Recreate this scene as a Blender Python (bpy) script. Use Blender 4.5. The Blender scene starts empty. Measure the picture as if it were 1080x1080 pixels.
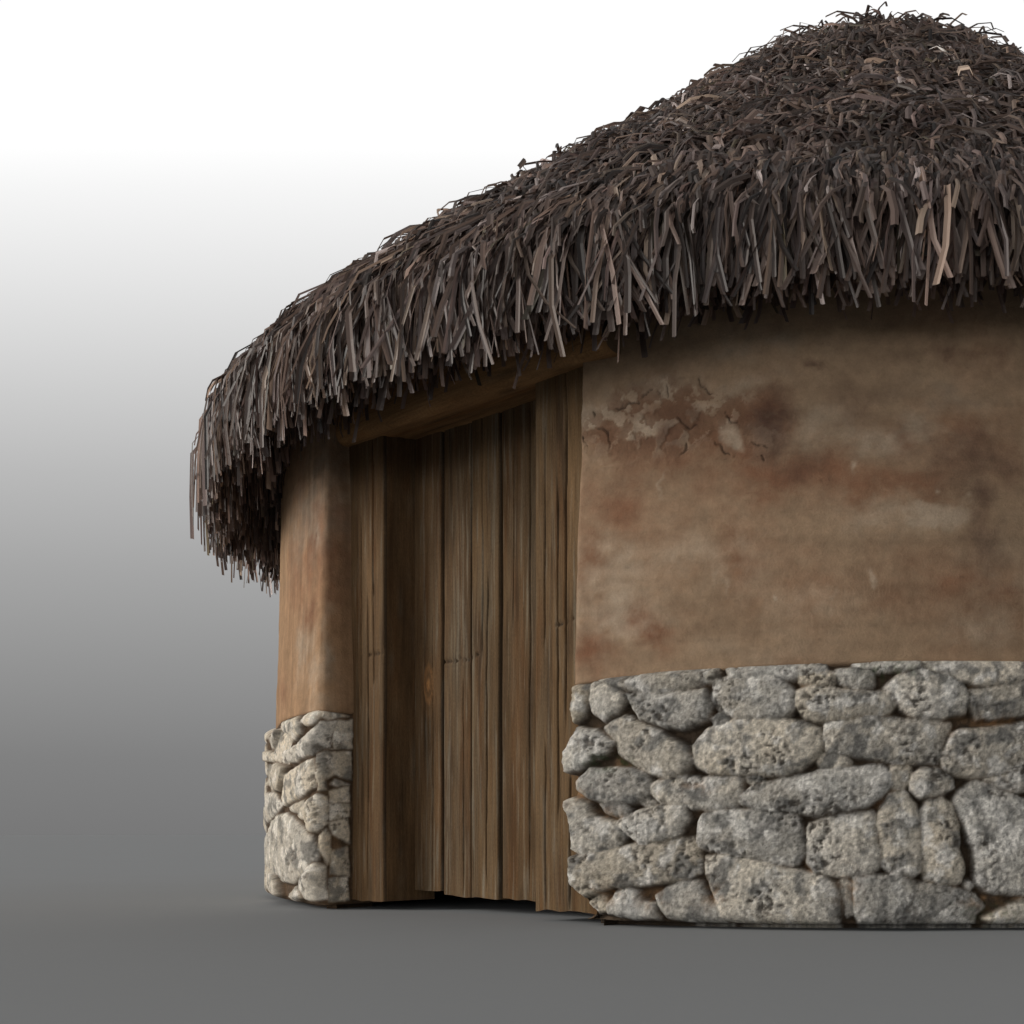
import bpy, math
import numpy as np

scn = bpy.context.scene
col = scn.collection
rng = np.random.default_rng(7)

# ------------------------------------------------------------------ camera numbers
F, PX, PY, H = 1218.0, 900.0, 880.0, 0.29      # focal length and principal point in photo pixels, eye height in metres
CX, CY = 0.1736, 6.6                           # hut axis
R = 3.10                                       # plaster radius

# ------------------------------------------------------------------ noise
_perm = np.random.default_rng(3).permutation(4096)
_grad = np.random.default_rng(4).normal(size=(4096, 3))
_grad /= np.linalg.norm(_grad, axis=1)[:, None]
def _h(i, j, k):
    return _perm[(_perm[(_perm[i & 4095] + j) & 4095] + k) & 4095]
def perlin(x, y, z):
    x, y, z = np.broadcast_arrays(np.asarray(x, float), np.asarray(y, float), np.asarray(z, float))
    xi, yi, zi = np.floor(x).astype(int), np.floor(y).astype(int), np.floor(z).astype(int)
    xf, yf, zf = x - xi, y - yi, z - zi
    f = lambda t: t*t*t*(t*(t*6-15)+10)
    u, v, w = f(xf), f(yf), f(zf)
    out = 0
    for a in (0, 1):
        for b in (0, 1):
            for c in (0, 1):
                g = _grad[_h(xi+a, yi+b, zi+c)]
                d = g[..., 0]*(xf-a) + g[..., 1]*(yf-b) + g[..., 2]*(zf-c)
                out = out + d*(u if a else 1-u)*(v if b else 1-v)*(w if c else 1-w)
    return out*1.6
def fbm(x, y, z=0.0, o=4, gain=.5):
    s, a, n = 0, 1.0, 0
    for k in range(o):
        s = s + a*perlin(x*2**k+k*17.3, y*2**k+k*5.1, z+k*3.7); n += a; a *= gain
    return s/n
def sstep(a, b, x):
    t = np.clip((x-a)/(b-a), 0, 1); return t*t*(3-2*t)
def lerp(a, b, t):
    return a*(1-t[..., None]) + np.asarray(b)*t[..., None]

# ------------------------------------------------------------------ mesh helpers
def mesh_obj(name, V, Q, mat, parent=None, colour=None, grain=None, smooth=True):
    V = np.ascontiguousarray(V, dtype=np.float32).reshape(-1, 3)
    Q = np.ascontiguousarray(Q, dtype=np.int32).reshape(-1, 4)
    me = bpy.data.meshes.new(name)
    me.vertices.add(len(V)); me.vertices.foreach_set('co', V.ravel())
    me.loops.add(Q.size); me.loops.foreach_set('vertex_index', Q.ravel())
    me.polygons.add(len(Q))
    me.polygons.foreach_set('loop_start', np.arange(0, Q.size, 4, dtype=np.int32))
    me.polygons.foreach_set('use_smooth', np.full(len(Q), smooth, dtype=bool))
    me.update(calc_edges=True)
    if colour is not None:
        c = np.ones((len(V), 4), np.float32); c[:, :3] = np.clip(np.asarray(colour).reshape(-1, 3), .004, .9)
        at = me.color_attributes.new('Col', 'FLOAT_COLOR', 'POINT'); at.data.foreach_set('color', c.ravel())
    if grain is not None:
        at = me.attributes.new('grain', 'FLOAT_VECTOR', 'POINT')
        at.data.foreach_set('vector', np.ascontiguousarray(grain, dtype=np.float32).ravel())
    me.materials.append(mat)
    o = bpy.data.objects.new(name, me); col.objects.link(o)
    if parent: o.parent = parent
    return o
def grid_quads(n, m, base=0):                   # n by m vertices, index i*m+j
    i, j = np.meshgrid(np.arange(n-1), np.arange(m-1), indexing='ij')
    a = (i*m+j).ravel()+base
    return np.stack([a, a+m, a+m+1, a+1], 1)

# ------------------------------------------------------------------ materials
def new_mat(name):
    m = bpy.data.materials.new(name); m.use_nodes = True
    nt = m.node_tree; b = nt.nodes['Principled BSDF']
    return m, nt, b
def N(nt, t, **kw):
    n = nt.nodes.new(t)
    for k, v in kw.items():
        if k in n.inputs.keys(): n.inputs[k].default_value = v
        else: setattr(n, k, v)
    return n
def attr_mat(name, rough, scale, lo, hi, bump, dist, spec=.25):
    m, nt, b = new_mat(name)
    L = nt.links.new
    at = N(nt, 'ShaderNodeAttribute', attribute_name='Col')
    tc = N(nt, 'ShaderNodeTexCoord')
    n1 = N(nt, 'ShaderNodeTexNoise', Scale=scale, Detail=7.0, Roughness=.62)
    n2 = N(nt, 'ShaderNodeTexNoise', Scale=scale*4.3, Detail=4.0, Roughness=.7)
    L(tc.outputs['Object'], n1.inputs['Vector']); L(tc.outputs['Object'], n2.inputs['Vector'])
    ad = N(nt, 'ShaderNodeMath', operation='ADD'); L(n1.outputs['Fac'], ad.inputs[0]); L(n2.outputs['Fac'], ad.inputs[1])
    mr = N(nt, 'ShaderNodeMapRange'); mr.inputs['From Min'].default_value = .62; mr.inputs['From Max'].default_value = 1.38
    mr.inputs['To Min'].default_value = lo; mr.inputs['To Max'].default_value = hi
    L(ad.outputs[0], mr.inputs['Value'])
    mx = N(nt, 'ShaderNodeVectorMath', operation='SCALE')
    L(at.outputs['Color'], mx.inputs[0]); L(mr.outputs[0], mx.inputs['Scale'])
    L(mx.outputs[0], b.inputs['Base Color'])
    bp = N(nt, 'ShaderNodeBump', Strength=bump, Distance=dist)
    L(ad.outputs[0], bp.inputs['Height']); L(bp.outputs[0], b.inputs['Normal'])
    b.inputs['Roughness'].default_value = rough
    b.inputs['Specular IOR Level'].default_value = spec
    return m
M_plaster = attr_mat('mud_plaster', .93, 34, .82, 1.18, .4, .006, .15)
M_stone = attr_mat('field_stone', .88, 60, .52, 1.46, .9, .010, .25)

def wood_mat(name):
    m, nt, b = new_mat(name); L = nt.links.new
    at = N(nt, 'ShaderNodeAttribute', attribute_name='grain')
    ca = N(nt, 'ShaderNodeAttribute', attribute_name='Col')
    def stretched(sx, sy, det, ro):
        mp = N(nt, 'ShaderNodeMapping'); mp.inputs['Scale'].default_value = (sx, sy, 1)
        L(at.outputs['Vector'], mp.inputs['Vector'])
        n = N(nt, 'ShaderNodeTexNoise', Scale=1.0, Detail=det, Roughness=ro, Distortion=.25)
        L(mp.outputs[0], n.inputs['Vector']); return n
    fine = stretched(150, 6, 6, .7)
    mid = stretched(32, 1.6, 6, .62)
    crk = stretched(120, 1.5, 2, .5)
    sp = stretched(400, 90, 3, .6)
    r1 = N(nt, 'ShaderNodeMapRange'); L(fine.outputs['Fac'], r1.inputs['Value'])
    for k, v in (('From Min', .3), ('From Max', .7), ('To Min', .70), ('To Max', 1.28)): r1.inputs[k].default_value = v
    r2 = N(nt, 'ShaderNodeMapRange'); L(mid.outputs['Fac'], r2.inputs['Value'])
    for k, v in (('From Min', .32), ('From Max', .68), ('To Min', .84), ('To Max', 1.15)): r2.inputs[k].default_value = v
    r3 = N(nt, 'ShaderNodeMapRange'); L(crk.outputs['Fac'], r3.inputs['Value'])
    for k, v in (('From Min', .22), ('From Max', .29), ('To Min', .7), ('To Max', 1.0)): r3.inputs[k].default_value = v
    r4 = N(nt, 'ShaderNodeMapRange'); L(sp.outputs['Fac'], r4.inputs['Value'])
    for k, v in (('From Min', .3), ('From Max', .7), ('To Min', .8), ('To Max', 1.2)): r4.inputs[k].default_value = v
    a = N(nt, 'ShaderNodeMath', operation='MULTIPLY'); L(r1.outputs[0], a.inputs[0]); L(r2.outputs[0], a.inputs[1])
    c = N(nt, 'ShaderNodeMath', operation='MULTIPLY'); L(a.outputs[0], c.inputs[0]); L(r3.outputs[0], c.inputs[1])
    d = N(nt, 'ShaderNodeMath', operation='MULTIPLY'); L(c.outputs[0], d.inputs[0]); L(r4.outputs[0], d.inputs[1])
    s = N(nt, 'ShaderNodeVectorMath', operation='SCALE'); L(ca.outputs['Color'], s.inputs[0]); L(d.outputs[0], s.inputs['Scale'])
    L(s.outputs[0], b.inputs['Base Color'])
    bp = N(nt, 'ShaderNodeBump', Strength=.4, Distance=.003); L(d.outputs[0], bp.inputs['Height']); L(bp.outputs[0], b.inputs['Normal'])
    b.inputs['Roughness'].default_value = .9; b.inputs['Specular IOR Level'].default_value = .12
    return m
M_wood = wood_mat('weathered_wood')

def straw_mat(name):
    m, nt, b = new_mat(name); L = nt.links.new
    at = N(nt, 'ShaderNodeAttribute', attribute_name='Col')
    L(at.outputs['Color'], b.inputs['Base Color'])
    b.inputs['Roughness'].default_value = .5; b.inputs['Specular IOR Level'].default_value = .5
    tr = N(nt, 'ShaderNodeBsdfTranslucent'); sc_ = N(nt, 'ShaderNodeVectorMath', operation='SCALE'); sc_.inputs['Scale'].default_value = 1.6
    L(at.outputs['Color'], sc_.inputs[0]); L(sc_.outputs[0], tr.inputs['Color'])
    ms = N(nt, 'ShaderNodeMixShader'); ms.inputs[0].default_value = .4
    L(b.outputs[0], ms.inputs[1]); L(tr.outputs[0], ms.inputs[2]); L(ms.outputs[0], nt.nodes['Material Output'].inputs['Surface'])
    return m
M_straw = straw_mat('dry_palm_straw')
M_shell, nt, b = new_mat('packed_thatch')
tc = N(nt, 'ShaderNodeTexCoord'); nz = N(nt, 'ShaderNodeTexNoise', Scale=30.0, Detail=6.0)
rp = N(nt, 'ShaderNodeValToRGB'); rp.color_ramp.elements[0].color = (.018, .015, .013, 1); rp.color_ramp.elements[1].color = (.06, .05, .044, 1)
nt.links.new(tc.outputs['Object'], nz.inputs['Vector']); nt.links.new(nz.outputs['Fac'], rp.inputs['Fac']); nt.links.new(rp.outputs[0], b.inputs['Base Color'])
b.inputs['Roughness'].default_value = 1
M_ground, nt, b = new_mat('grey_floor')
tc = N(nt, 'ShaderNodeTexCoord'); nz = N(nt, 'ShaderNodeTexNoise', Scale=1.3, Detail=5.0)
rp = N(nt, 'ShaderNodeValToRGB')
G = .250
rp.color_ramp.elements[0].color = (G*.935, G*.97, G*1.005, 1); rp.color_ramp.elements[1].color = (G*.98, G*1.015, G*1.05, 1)
nt.links.new(tc.outputs['Object'], nz.inputs['Vector']); nt.links.new(nz.outputs['Fac'], rp.inputs['Fac']); nt.links.new(rp.outputs[0], b.inputs['Base Color'])
b.inputs['Roughness'].default_value = .95; b.inputs['Specular IOR Level'].default_value = .1

# ------------------------------------------------------------------ the hut, an Empty at its base
hut = bpy.data.objects.new('round_hut', None); col.objects.link(hut)
hut['label'] = 'round mud-walled hut with shaggy brown thatch, plank door and stone base'
hut['category'] = 'hut'

# door frame: A + s*d + w*q  (q points into the hut)
A = np.array([-1.9624, 4.443]); D = np.array([.8126, -.583]); Qv = np.array([.583, .8126])
def dp(s, w): return A + np.multiply.outer(np.asarray(s, float), D) + np.multiply.outer(np.asarray(w, float), Qv)
def s_of(px, w):                               # where the line of sight of photo column px meets depth w
    m = (px-PX)/F; o = A + w*Qv
    return (m*o[1]-o[0])/(D[0]-m*D[1])

# ------------------------------------------------------------------ plan of the wall: round, cut at the doorway
Pr = dp(1.299, .0186); Pl = dp(-.036, -.035)
ar = math.atan2(Pr[0]-CX, CY-Pr[1]); al = math.atan2(Pl[0]-CX, CY-Pl[1]) + 2*math.pi
th = np.linspace(ar, al, 4000)
ring = np.stack([CX+R*np.sin(th), CY-R*np.cos(th)], 1)
retr = ring[0] + np.linspace(.26, .004, 50)[:, None]*Qv
retl = ring[-1] + np.linspace(.004, .26, 50)[:, None]*Qv
path = np.concatenate([retr, ring, retl])
cu = np.concatenate([[0], np.cumsum(np.linalg.norm(np.diff(path, axis=0), axis=1))])
uu = np.arange(0, cu[-1], .004)
path = np.stack([np.interp(uu, cu, path[:, k]) for k in (0, 1)], 1)
k = np.exp(-.5*(np.arange(-24, 25)*.004/.026)**2); k /= k.sum()
pad = np.concatenate([path[:1]+(path[:1]-path[1:2])*np.arange(24, 0, -1)[:, None], path, path[-1:]+(path[-1:]-path[-2:-1])*np.arange(1, 25)[:, None]])
sharp = np.stack([np.convolve(pad[:, q], k, 'valid') for q in (0, 1)], 1)
k2 = np.exp(-.5*(np.arange(-40, 41)*.004/.040)**2); k2 /= k2.sum()
pad2 = np.concatenate([path[:1]+(path[:1]-path[1:2])*np.arange(40, 0, -1)[:, None], path, path[-1:]+(path[-1:]-path[-2:-1])*np.arange(1, 41)[:, None]])
soft = np.stack([np.convolve(pad2[:, q], k2, 'valid') for q in (0, 1)], 1)
path = np.where((uu > uu[-1]-1.2)[:, None], soft, sharp)
tan = np.gradient(path, axis=0); tan /= np.linalg.norm(tan, axis=1)[:, None]
nor = np.stack([tan[:, 1], -tan[:, 0]], 1)
UEND = uu[-1]
def on_path(u, off):
    p = np.stack([np.interp(u, uu, path[:, q]) for q in (0, 1)], -1)
    n = np.stack([np.interp(u, uu, nor[:, q]) for q in (0, 1)], -1)
    n /= np.linalg.norm(n, axis=-1)[..., None]
    return p, n
def make_unproject(off):
    P = path + nor*off
    px = PX + F*P[:, 0]/P[:, 1]
    i0 = int(np.argmin(px[:300])); iR = i0 + 900
    n = len(px); j0 = n-650 + int(np.argmin(px[n-650:]))
    # left stretch ends where the doorpost begins
    def un(x, y, left):
        if left: u = np.interp(x, px[j0:], uu[j0:])
        else: u = np.interp(x, px[i0:iR], uu[i0:iR])
        dep = np.interp(u, uu, P[:, 1])
        return u, H + (PY-np.asarray(y, float))/F*dep
    return un, uu[i0], uu[j0], np.interp(1135, px[i0:iR], uu[i0:iR])
un_stone, uR0, uLt, uR1 = make_unproject(.05)
un_wall = make_unproject(0.0)[0]

# ------------------------------------------------------------------ stones traced as outlines on the wall's surface
def T(ox, oy, sc, *polys): return [[(ox+x/sc, oy+y/sc) for x, y in p] for p in polys]
right = []
right += T(580, 680, 6,
 [(130,260),(225,260),(215,330),(175,440),(130,480),(110,400)],
 [(240,240),(330,230),(445,310),(450,360),(400,420),(310,470),(240,410),(230,340)],
 [(290,215),(640,155),(1040,125),(1050,210),(860,265),(690,300),(520,280),(370,250)],
 [(465,310),(690,315),(970,285),(985,335),(1010,390),(990,460),(830,525),(700,505),(560,455),(520,400)],
 [(320,520),(450,450),(560,500),(700,560),(850,650),(885,720),(860,800),(760,845),(660,820),(520,750),(420,680),(390,600)],
 [(150,530),(270,540),(370,620),(340,680),(230,740),(160,790),(80,800),(65,680),(100,620)],
 [(160,870),(240,790),(400,785),(570,800),(608,850),(610,940),(520,990),(330,1000),(220,960),(160,910)],
 [(625,880),(800,840),(1080,845),(1195,850),(1205,930),(1180,1005),(1040,1035),(900,1030),(680,990),(630,930)])
right += T(740, 680, 6,
 [(65,220),(250,200),(470,190),(560,265),(585,360),(560,430),(400,460),(220,455),(100,400),(60,330)],
 [(600,290),(680,265),(800,275),(1080,300),(1200,295),(1230,360),(1190,420),(1000,450),(740,475),(640,450),(600,380)],
 [(-30,600),(40,530),(200,480),(420,465),(600,480),(740,530),(760,600),(740,690),(620,780),(500,815),(200,810),(40,800),(-40,760),(-65,640)],
 [(780,500),(960,480),(1080,450),(1250,470),(1400,475),(1580,500),(1520,620),(1490,740),(1300,745),(1080,715),(900,690),(790,670),(770,580)],
 [(60,470),(110,430),(165,470),(120,495),(70,495)],
 [(735,740),(760,690),(880,700),(940,745),(870,775),(750,775)],
 [(240,840),(360,830),(370,850),(310,880)],
 [(250,960),(330,890),(560,845),(760,800),(900,780),(1080,770),(1130,765),(1200,810),(1205,880),(1150,940),(1130,960),(1050,1010),(840,1050),(700,1075),(560,1055),(340,1040),(250,1000)],
 [(160,130),(400,105),(740,100),(755,150),(560,185),(400,180),(200,190)],
 [(600,190),(760,160),(840,180),(830,240),(740,250),(620,230)],
 [(850,160),(1000,140),(1080,160),(1080,250),(960,260),(870,230)],
 [(980,120),(1390,70),(1370,115),(1110,140)])
right += T(900, 680, 6,
 [(200,270),(300,190),(430,145),(560,170),(690,240),(725,330),(700,430),(560,455),(400,450),(310,400),(280,330)],
 [(430,80),(600,55),(740,80),(1080,120),(1070,190),(950,220),(780,215),(660,180),(520,150)],
 [(745,290),(900,270),(1080,235),(1230,240),(1240,420),(1080,430),(900,455),(790,460),(750,380)],
 [(640,560),(700,540),(900,520),(1080,500),(1250,500),(1290,600),(1260,760),(1080,770),(900,810),(740,835),(600,800),(555,730),(600,640)],
 [(240,770),(360,775),(345,870),(310,910),(260,900)],
 [(380,820),(440,785),(530,785),(630,850),(635,900),(560,940),(440,960),(370,920),(360,870)],
 [(840,850),(1080,800),(1200,820),(1200,900),(1040,925),(940,890)],
 [(680,930),(780,865),(900,900),(1080,985),(1250,1050),(1300,1250),(1280,1500),(1080,1580),(850,1560),(790,1500),(770,1300),(720,1150),(640,1000)],
 [(1100,95),(1300,70),(1310,200),(1120,215)])
right += T(900, 830, 6,
 [(240,45),(320,40),(390,110),(420,260),(430,440),(425,530),(370,570),(240,545),(190,500),(180,380),(155,240),(180,130)],
 [(440,150),(480,90),(560,70),(620,110),(670,260),(665,400),(700,520),(680,600),(580,615),(460,580),(440,470),(435,270)],
 [(10,580),(120,565),(300,570),(400,615),(620,640),(780,690),(830,760),(780,800),(760,895),(400,905),(40,905),(10,790)],
 [(840,830),(980,770),(1080,720),(1250,700),(1270,890),(900,900)],
 [(715,620),(740,605),(765,625),(740,645)])
right += T(740, 830, 6,
 [(-30,220),(0,180),(120,150),(260,150),(500,160),(590,190),(635,300),(640,420),(600,485),(500,480),(300,445),(130,410),(-20,385),(-40,330)],
 [(680,240),(760,205),(900,180),(1080,165),(1095,180),(1100,330),(1130,430),(1110,520),(1060,540),(930,570),(720,540),(670,480),(665,340)],
 [(15,450),(150,440),(350,480),(560,530),(760,570),(830,610),(870,720),(860,880),(600,885),(350,875),(120,840),(60,650),(20,550)],
 [(870,610),(910,580),(945,620),(930,680),(950,800),(920,820),(905,700)])
right += T(580, 830, 6,
 [(75,90),(130,70),(210,110),(260,200),(400,230),(460,300),(420,360),(330,390),(200,430),(125,390),(120,250),(85,150)],
 [(405,230),(480,190),(560,150),(680,130),(830,125),(860,200),(800,300),(680,340),(550,355),(470,290)],
 [(300,110),(460,105),(480,160),(420,180),(340,160)],
 [(115,450),(300,420),(440,390),(560,370),(740,340),(880,330),(930,420),(930,540),(860,570),(650,610),(400,630),(300,650),(220,690),(130,610)],
 [(340,760),(400,680),(470,650),(530,670),(560,730),(640,750),(660,830),(500,825),(350,800)],
 [(660,690),(740,640),(830,605),(940,610),(980,700),(1060,770),(1090,860),(840,850),(720,820),(670,740)],
 [(225,740),(290,690),(330,700),(335,780),(280,790)],
 [(550,90),(600,70),(640,100),(600,120)])
left = T(265, 740, 9,
 [(430,190),(480,90),(560,65),(630,75),(625,140),(560,190),(490,230)],
 [(230,250),(270,190),(400,140),(440,200),(440,300),(350,380),(300,310)],
 [(640,80),(800,80),(930,125),(840,150),(740,160),(650,140)],
 [(305,470),(420,400),(520,280),(620,190),(740,180),(850,180),(840,250),(760,330),(800,440),(650,440),(540,500),(400,570),(340,580)],
 [(200,470),(240,280),(290,290),(320,380),(300,460),(300,590),(210,570),(120,560),(130,480)],
 [(130,600),(210,585),(310,620),(290,720),(260,850),(150,850),(118,780)],
 [(290,690),(400,610),(540,540),(560,640),(555,800),(450,890),(290,990),(265,930)],
 [(580,500),(680,465),(800,470),(950,480),(960,740),(830,690),(760,720),(680,730),(700,830),(590,840),(570,680)],
 [(440,1000),(560,880),(700,900),(740,1010),(720,1150),(580,1240),(510,1220),(480,1130),(420,1100)],
 [(750,850),(930,800),(940,950),(760,960)],
 [(120,340),(200,285),(245,262),(232,330),(210,430),(140,455)], [(860,175),(965,165),(965,445),(825,440),(790,350)], [(740,970),(940,965),(935,1090),(760,1130)],
 [(105,1290),(200,1080),(290,1060),(400,1130),(460,1200),(540,1270),(600,1400),(580,1500),(480,1620),(360,1730),(250,1700),(230,1650),(125,1550)],
 [(100,1600),(180,1580),(230,1700),(250,1840),(110,1850),(90,1780)],
 [(430,1680),(580,1530),(690,1560),(690,1750),(720,1870),(560,1890),(450,1880),(420,1760)],
 [(600,1280),(700,1210),(760,1260),(780,1400),(760,1520),(700,1550),(650,1480),(600,1400)],
 [(740,1150),(920,1100),(940,1340),(800,1260)],
 [(760,1420),(920,1380),(940,1660),(760,1640)],
 [(730,1680),(920,1670),(930,1890),(740,1900)],
 [(290,1850),(400,1750),(440,1870),(340,1900)],
 [(120,870),(180,860),(250,980),(200,1060),(110,1180),(95,1100)],
 [(320,1000),(450,930),(430,1000),(400,1060),(340,1040)],
 [(760,780),(830,740),(940,780),(860,800)])
stones = []
for lst, isl in ((right, False), (left, True)):
    for p in lst:
        p = np.array(p, float)
        if isl: p[:, 0] += 6*sstep(358, 369, p[:, 0])
        u, z = un_stone(p[:, 0], p[:, 1], isl)
        if isl: pass
        stones.append(np.stack([u, z], 1))
# the rest of the circle, out of the picture: courses of rubble
def rubble(u0, u1, rg):
    z = .015
    while z < .76:
        hgt = rg.uniform(.10, .17)
        if z+hgt > .72: hgt = .80-z
        u = u0 + rg.uniform(-.05, .05)
        while u < u1:
            w = min(rg.uniform(.14, .36), max(u1-u, .08))
            nn = 12; a = np.linspace(0, 2*np.pi, nn, endpoint=False)+rg.uniform(0, .5)
            ca, sa = np.cos(a), np.sin(a)
            rr = 1/np.maximum((np.abs(ca)**4+np.abs(sa)**4)**.25, .5)*rg.uniform(.88, 1.02, nn)
            stones.append(np.stack([u+w/2+ca*rr*w*.5, z+hgt/2+sa*rr*hgt*.5], 1))
            u += w+.008
        z += hgt+.006
rgs = np.random.default_rng(21)
rubble(np.interp(1118, *(lambda P: (PX+F*P[:, 0][60:900]/P[:, 1][60:900], uu[60:900]))(path+nor*.05)), uLt+.03, rgs)

# plinth height field
ua = np.arange(0, uR1+.15, .0052); uc = np.arange(ua[-1]+.016, uLt-.25, .016); ub = np.arange(uLt-.245, UEND, .0052)
U = np.concatenate([ua, uc, ub])
nzv = 158
ztop_u = np.interp(U, [0, uR0, uR0+.35, uR0+1.0, uR0+1.8, uLt-.3, uLt, uLt+.35, UEND-.26, UEND],
                   [.775, .775, .80, .818, .82, .80, .745, .775, .772, .772])
# the left stump's top, from its outline in the photograph
TT = np.linspace(0, 1, nzv)
ZB = .018
Z = ZB + TT[None, :]*(ztop_u[:, None]-ZB)
UU = np.repeat(U[:, None], nzv, 1)
wu = UU + .007*fbm(UU*22, Z*22, 1.0, 3)
wz = Z + .007*fbm(UU*22, Z*22, 9.0, 3)
hgt = np.full(UU.shape, -1.0); sid = np.full(UU.shape, -1); dst = np.full(UU.shape, -.05)
rs = np.random.default_rng(5)
for si, p in enumerate(stones):
    lo, hi = p.min(0)-.02, p.max(0)+.02
    ii = np.where((U > lo[0]) & (U < hi[0]))[0]
    if not len(ii): continue
    lf = .62 if p[:, 0].mean() > uLt-.2 else 1.0
    i0, i1 = ii[0], ii[-1]+1
    x, y = wu[i0:i1], wz[i0:i1]
    d2 = np.full(x.shape, 1e9); ins = np.zeros(x.shape, bool)
    for a, b_ in zip(p, np.roll(p, -1, 0)):
        e = b_-a; t = np.clip(((x-a[0])*e[0]+(y-a[1])*e[1])/(e@e+1e-12), 0, 1)
        d2 = np.minimum(d2, (x-a[0]-t*e[0])**2+(y-a[1]-t*e[1])**2)
        if e[1] != 0:
            c = ((a[1] > y) != (b_[1] > y)) & (x < e[0]*(y-a[1])/e[1]+a[0]); ins ^= c
    d = np.sqrt(d2)*np.where(ins, 1, -1) + (.0135 + .010*(p[:, 1].mean() > .765) - .006*(lf < 1))
    size = math.sqrt(np.prod(hi-lo-.04+.001))
    amp = np.clip(.028+.11*size, .028, .045)*rs.uniform(.86, 1.1)*lf
    cxy = p.mean(0); tilt = rs.normal(0, .07, 2)
    dd = np.maximum(d, 0)
    hh = amp*(1-np.exp(-dd/.0062)) + .011*np.clip(dd/.07, 0, 1)**.8*(size > .07)
    hh = hh + ((x-cxy[0])*tilt[0]+(y-cxy[1])*tilt[1])*(dd > 0)*np.clip(dd/.012, 0, 1)
    hh = np.where(d > 0, hh, -.002)
    upd = d > dst[i0:i1]
    upd &= d > -.03
    hgt[i0:i1][upd] = hh[upd]; sid[i0:i1][upd] = si; dst[i0:i1][upd] = d[upd]
mort = -.004 + .012*fbm(UU*30, Z*30, 4.0, 4)
ism = dst <= 0
hgt = np.where(ism, mort, np.maximum(hgt, mort))
rough = fbm(UU*13, Z*13, sid*3.1, 4)
fine = fbm(UU*60, Z*60, sid*1.7+2, 4, .6)
stone_w = sstep(0, .012, dst)
pits = sstep(.06, .26, fbm(UU*48, Z*60, sid*2.3+30, 3, .6))*sstep(-.15, .35, fbm(UU*7, Z*7, 77.0, 2))
hgt = hgt + stone_w*(.010*rough + .0070*fine - .009*pits)
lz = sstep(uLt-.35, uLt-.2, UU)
hgt = hgt*(1-lz) + lz*(.020 + .78*hgt)
endf = sstep(UEND-.30, UEND-.22, UU); hgt = hgt*(1-.75*endf)
curl = np.exp(-((UU-uR0)/.13)**2)*sstep(.13, .03, Z)*(UU < 1.5); hgt = hgt - .07*curl*(dst < .004)
lt = np.exp(-((UU-uLt+.03)/.10)**2)
hgt = np.where((UU > uLt-.7), np.minimum(hgt, .062+.1*np.maximum(hgt-.062, 0)), hgt)
hgt = hgt*(1-.7*lt) + .7*lt*(.055 + .12*(hgt-.055))
# round the top and bottom edges of the plinth back into the wall
ed = np.minimum((ztop_u[:, None]-Z)/.035, 1); eb = np.minimum((Z-ZB)/.030, 1)
rnd = np.sqrt(np.clip(1-(1-np.clip(ed, 0, 1))**2, 0, 1))*(.35+.65*np.sqrt(np.clip(1-(1-np.clip(eb, 0, 1))**2, 0, 1)))
hgt = hgt*rnd + (rnd-1)*.012
# colour of stone, soil between, moss
tint = np.random.default_rng(8).uniform(0, 1, (len(stones)+1, 4))
tt = tint[sid]
c_st = np.stack([.475+0*UU, .437+0*UU, .375+0*UU], -1)*(.82+.36*tt[..., 0:1])
warm = (tt[..., 1]-.5)*.10 + .06*fbm(UU*9, Z*9, 50.0, 3)
c_st = c_st*np.stack([1+warm, 1+.2*warm, 1-1.1*warm], -1)
blot = sstep(.03, .26, fbm(UU*11, Z*11, sid*5.3+12, 4, .6))
c_st = lerp(c_st, np.array([.17, .166, .155]), .85*blot)
pale = sstep(.04, .26, fbm(UU*14, Z*14, sid*4.1+90, 4, .6))
c_st = lerp(c_st, np.array([.66, .635, .59]), .8*pale)
c_st = lerp(c_st, np.array([.085, .070, .055]), .80*pits)
grain_s = fbm(UU*95, Z*95, 3.0, 3, .7)
c_st = c_st*(1+(1.0-.65*sstep(uLt-.35, uLt-.2, UU))*grain_s)[..., None]
c_mo = np.stack([.085+0*UU, .059+0*UU, .038+0*UU], -1)*(1+.5*fbm(UU*25, Z*25, 60.0, 3))[..., None]
ora = sstep(.12, .5, fbm(UU*6, Z*6, 15.0, 3))
c_mo = lerp(c_mo, np.array([.34, .20, .105]), .8*ora)
# soil creeping over the stones' edges
edge = sstep(.016, 0, dst)*sstep(-.1, .4, fbm(UU*16, Z*16, 33.0, 3))
c = lerp(c_st, np.array([.22, .15, .09]), .6*edge)
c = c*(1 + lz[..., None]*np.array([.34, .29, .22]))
c_mo = lerp(c_mo, np.array([.11, .068, .038])*(1+.8*fbm(UU*40, Z*40, 66.0, 3))[..., None], .75*lz)
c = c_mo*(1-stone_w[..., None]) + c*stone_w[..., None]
for (mx_, my_, sx, sy, g) in ((632,803,.07,.02,1),(645,806,.06,.02,.7),(937,706,.07,.03,.8),(1045,963,.09,.03,.6)):
    mu, mz = un_stone(mx_, my_, False)
    m = np.exp(-((UU-mu)/sx)**2-((Z-mz)/sy)**2)*sstep(-.1, .3, fbm(UU*40, Z*40, 5.0, 3))*g
    c = lerp(c, np.array([.045, .075, .028]), np.clip(m, 0, .85))
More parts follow.
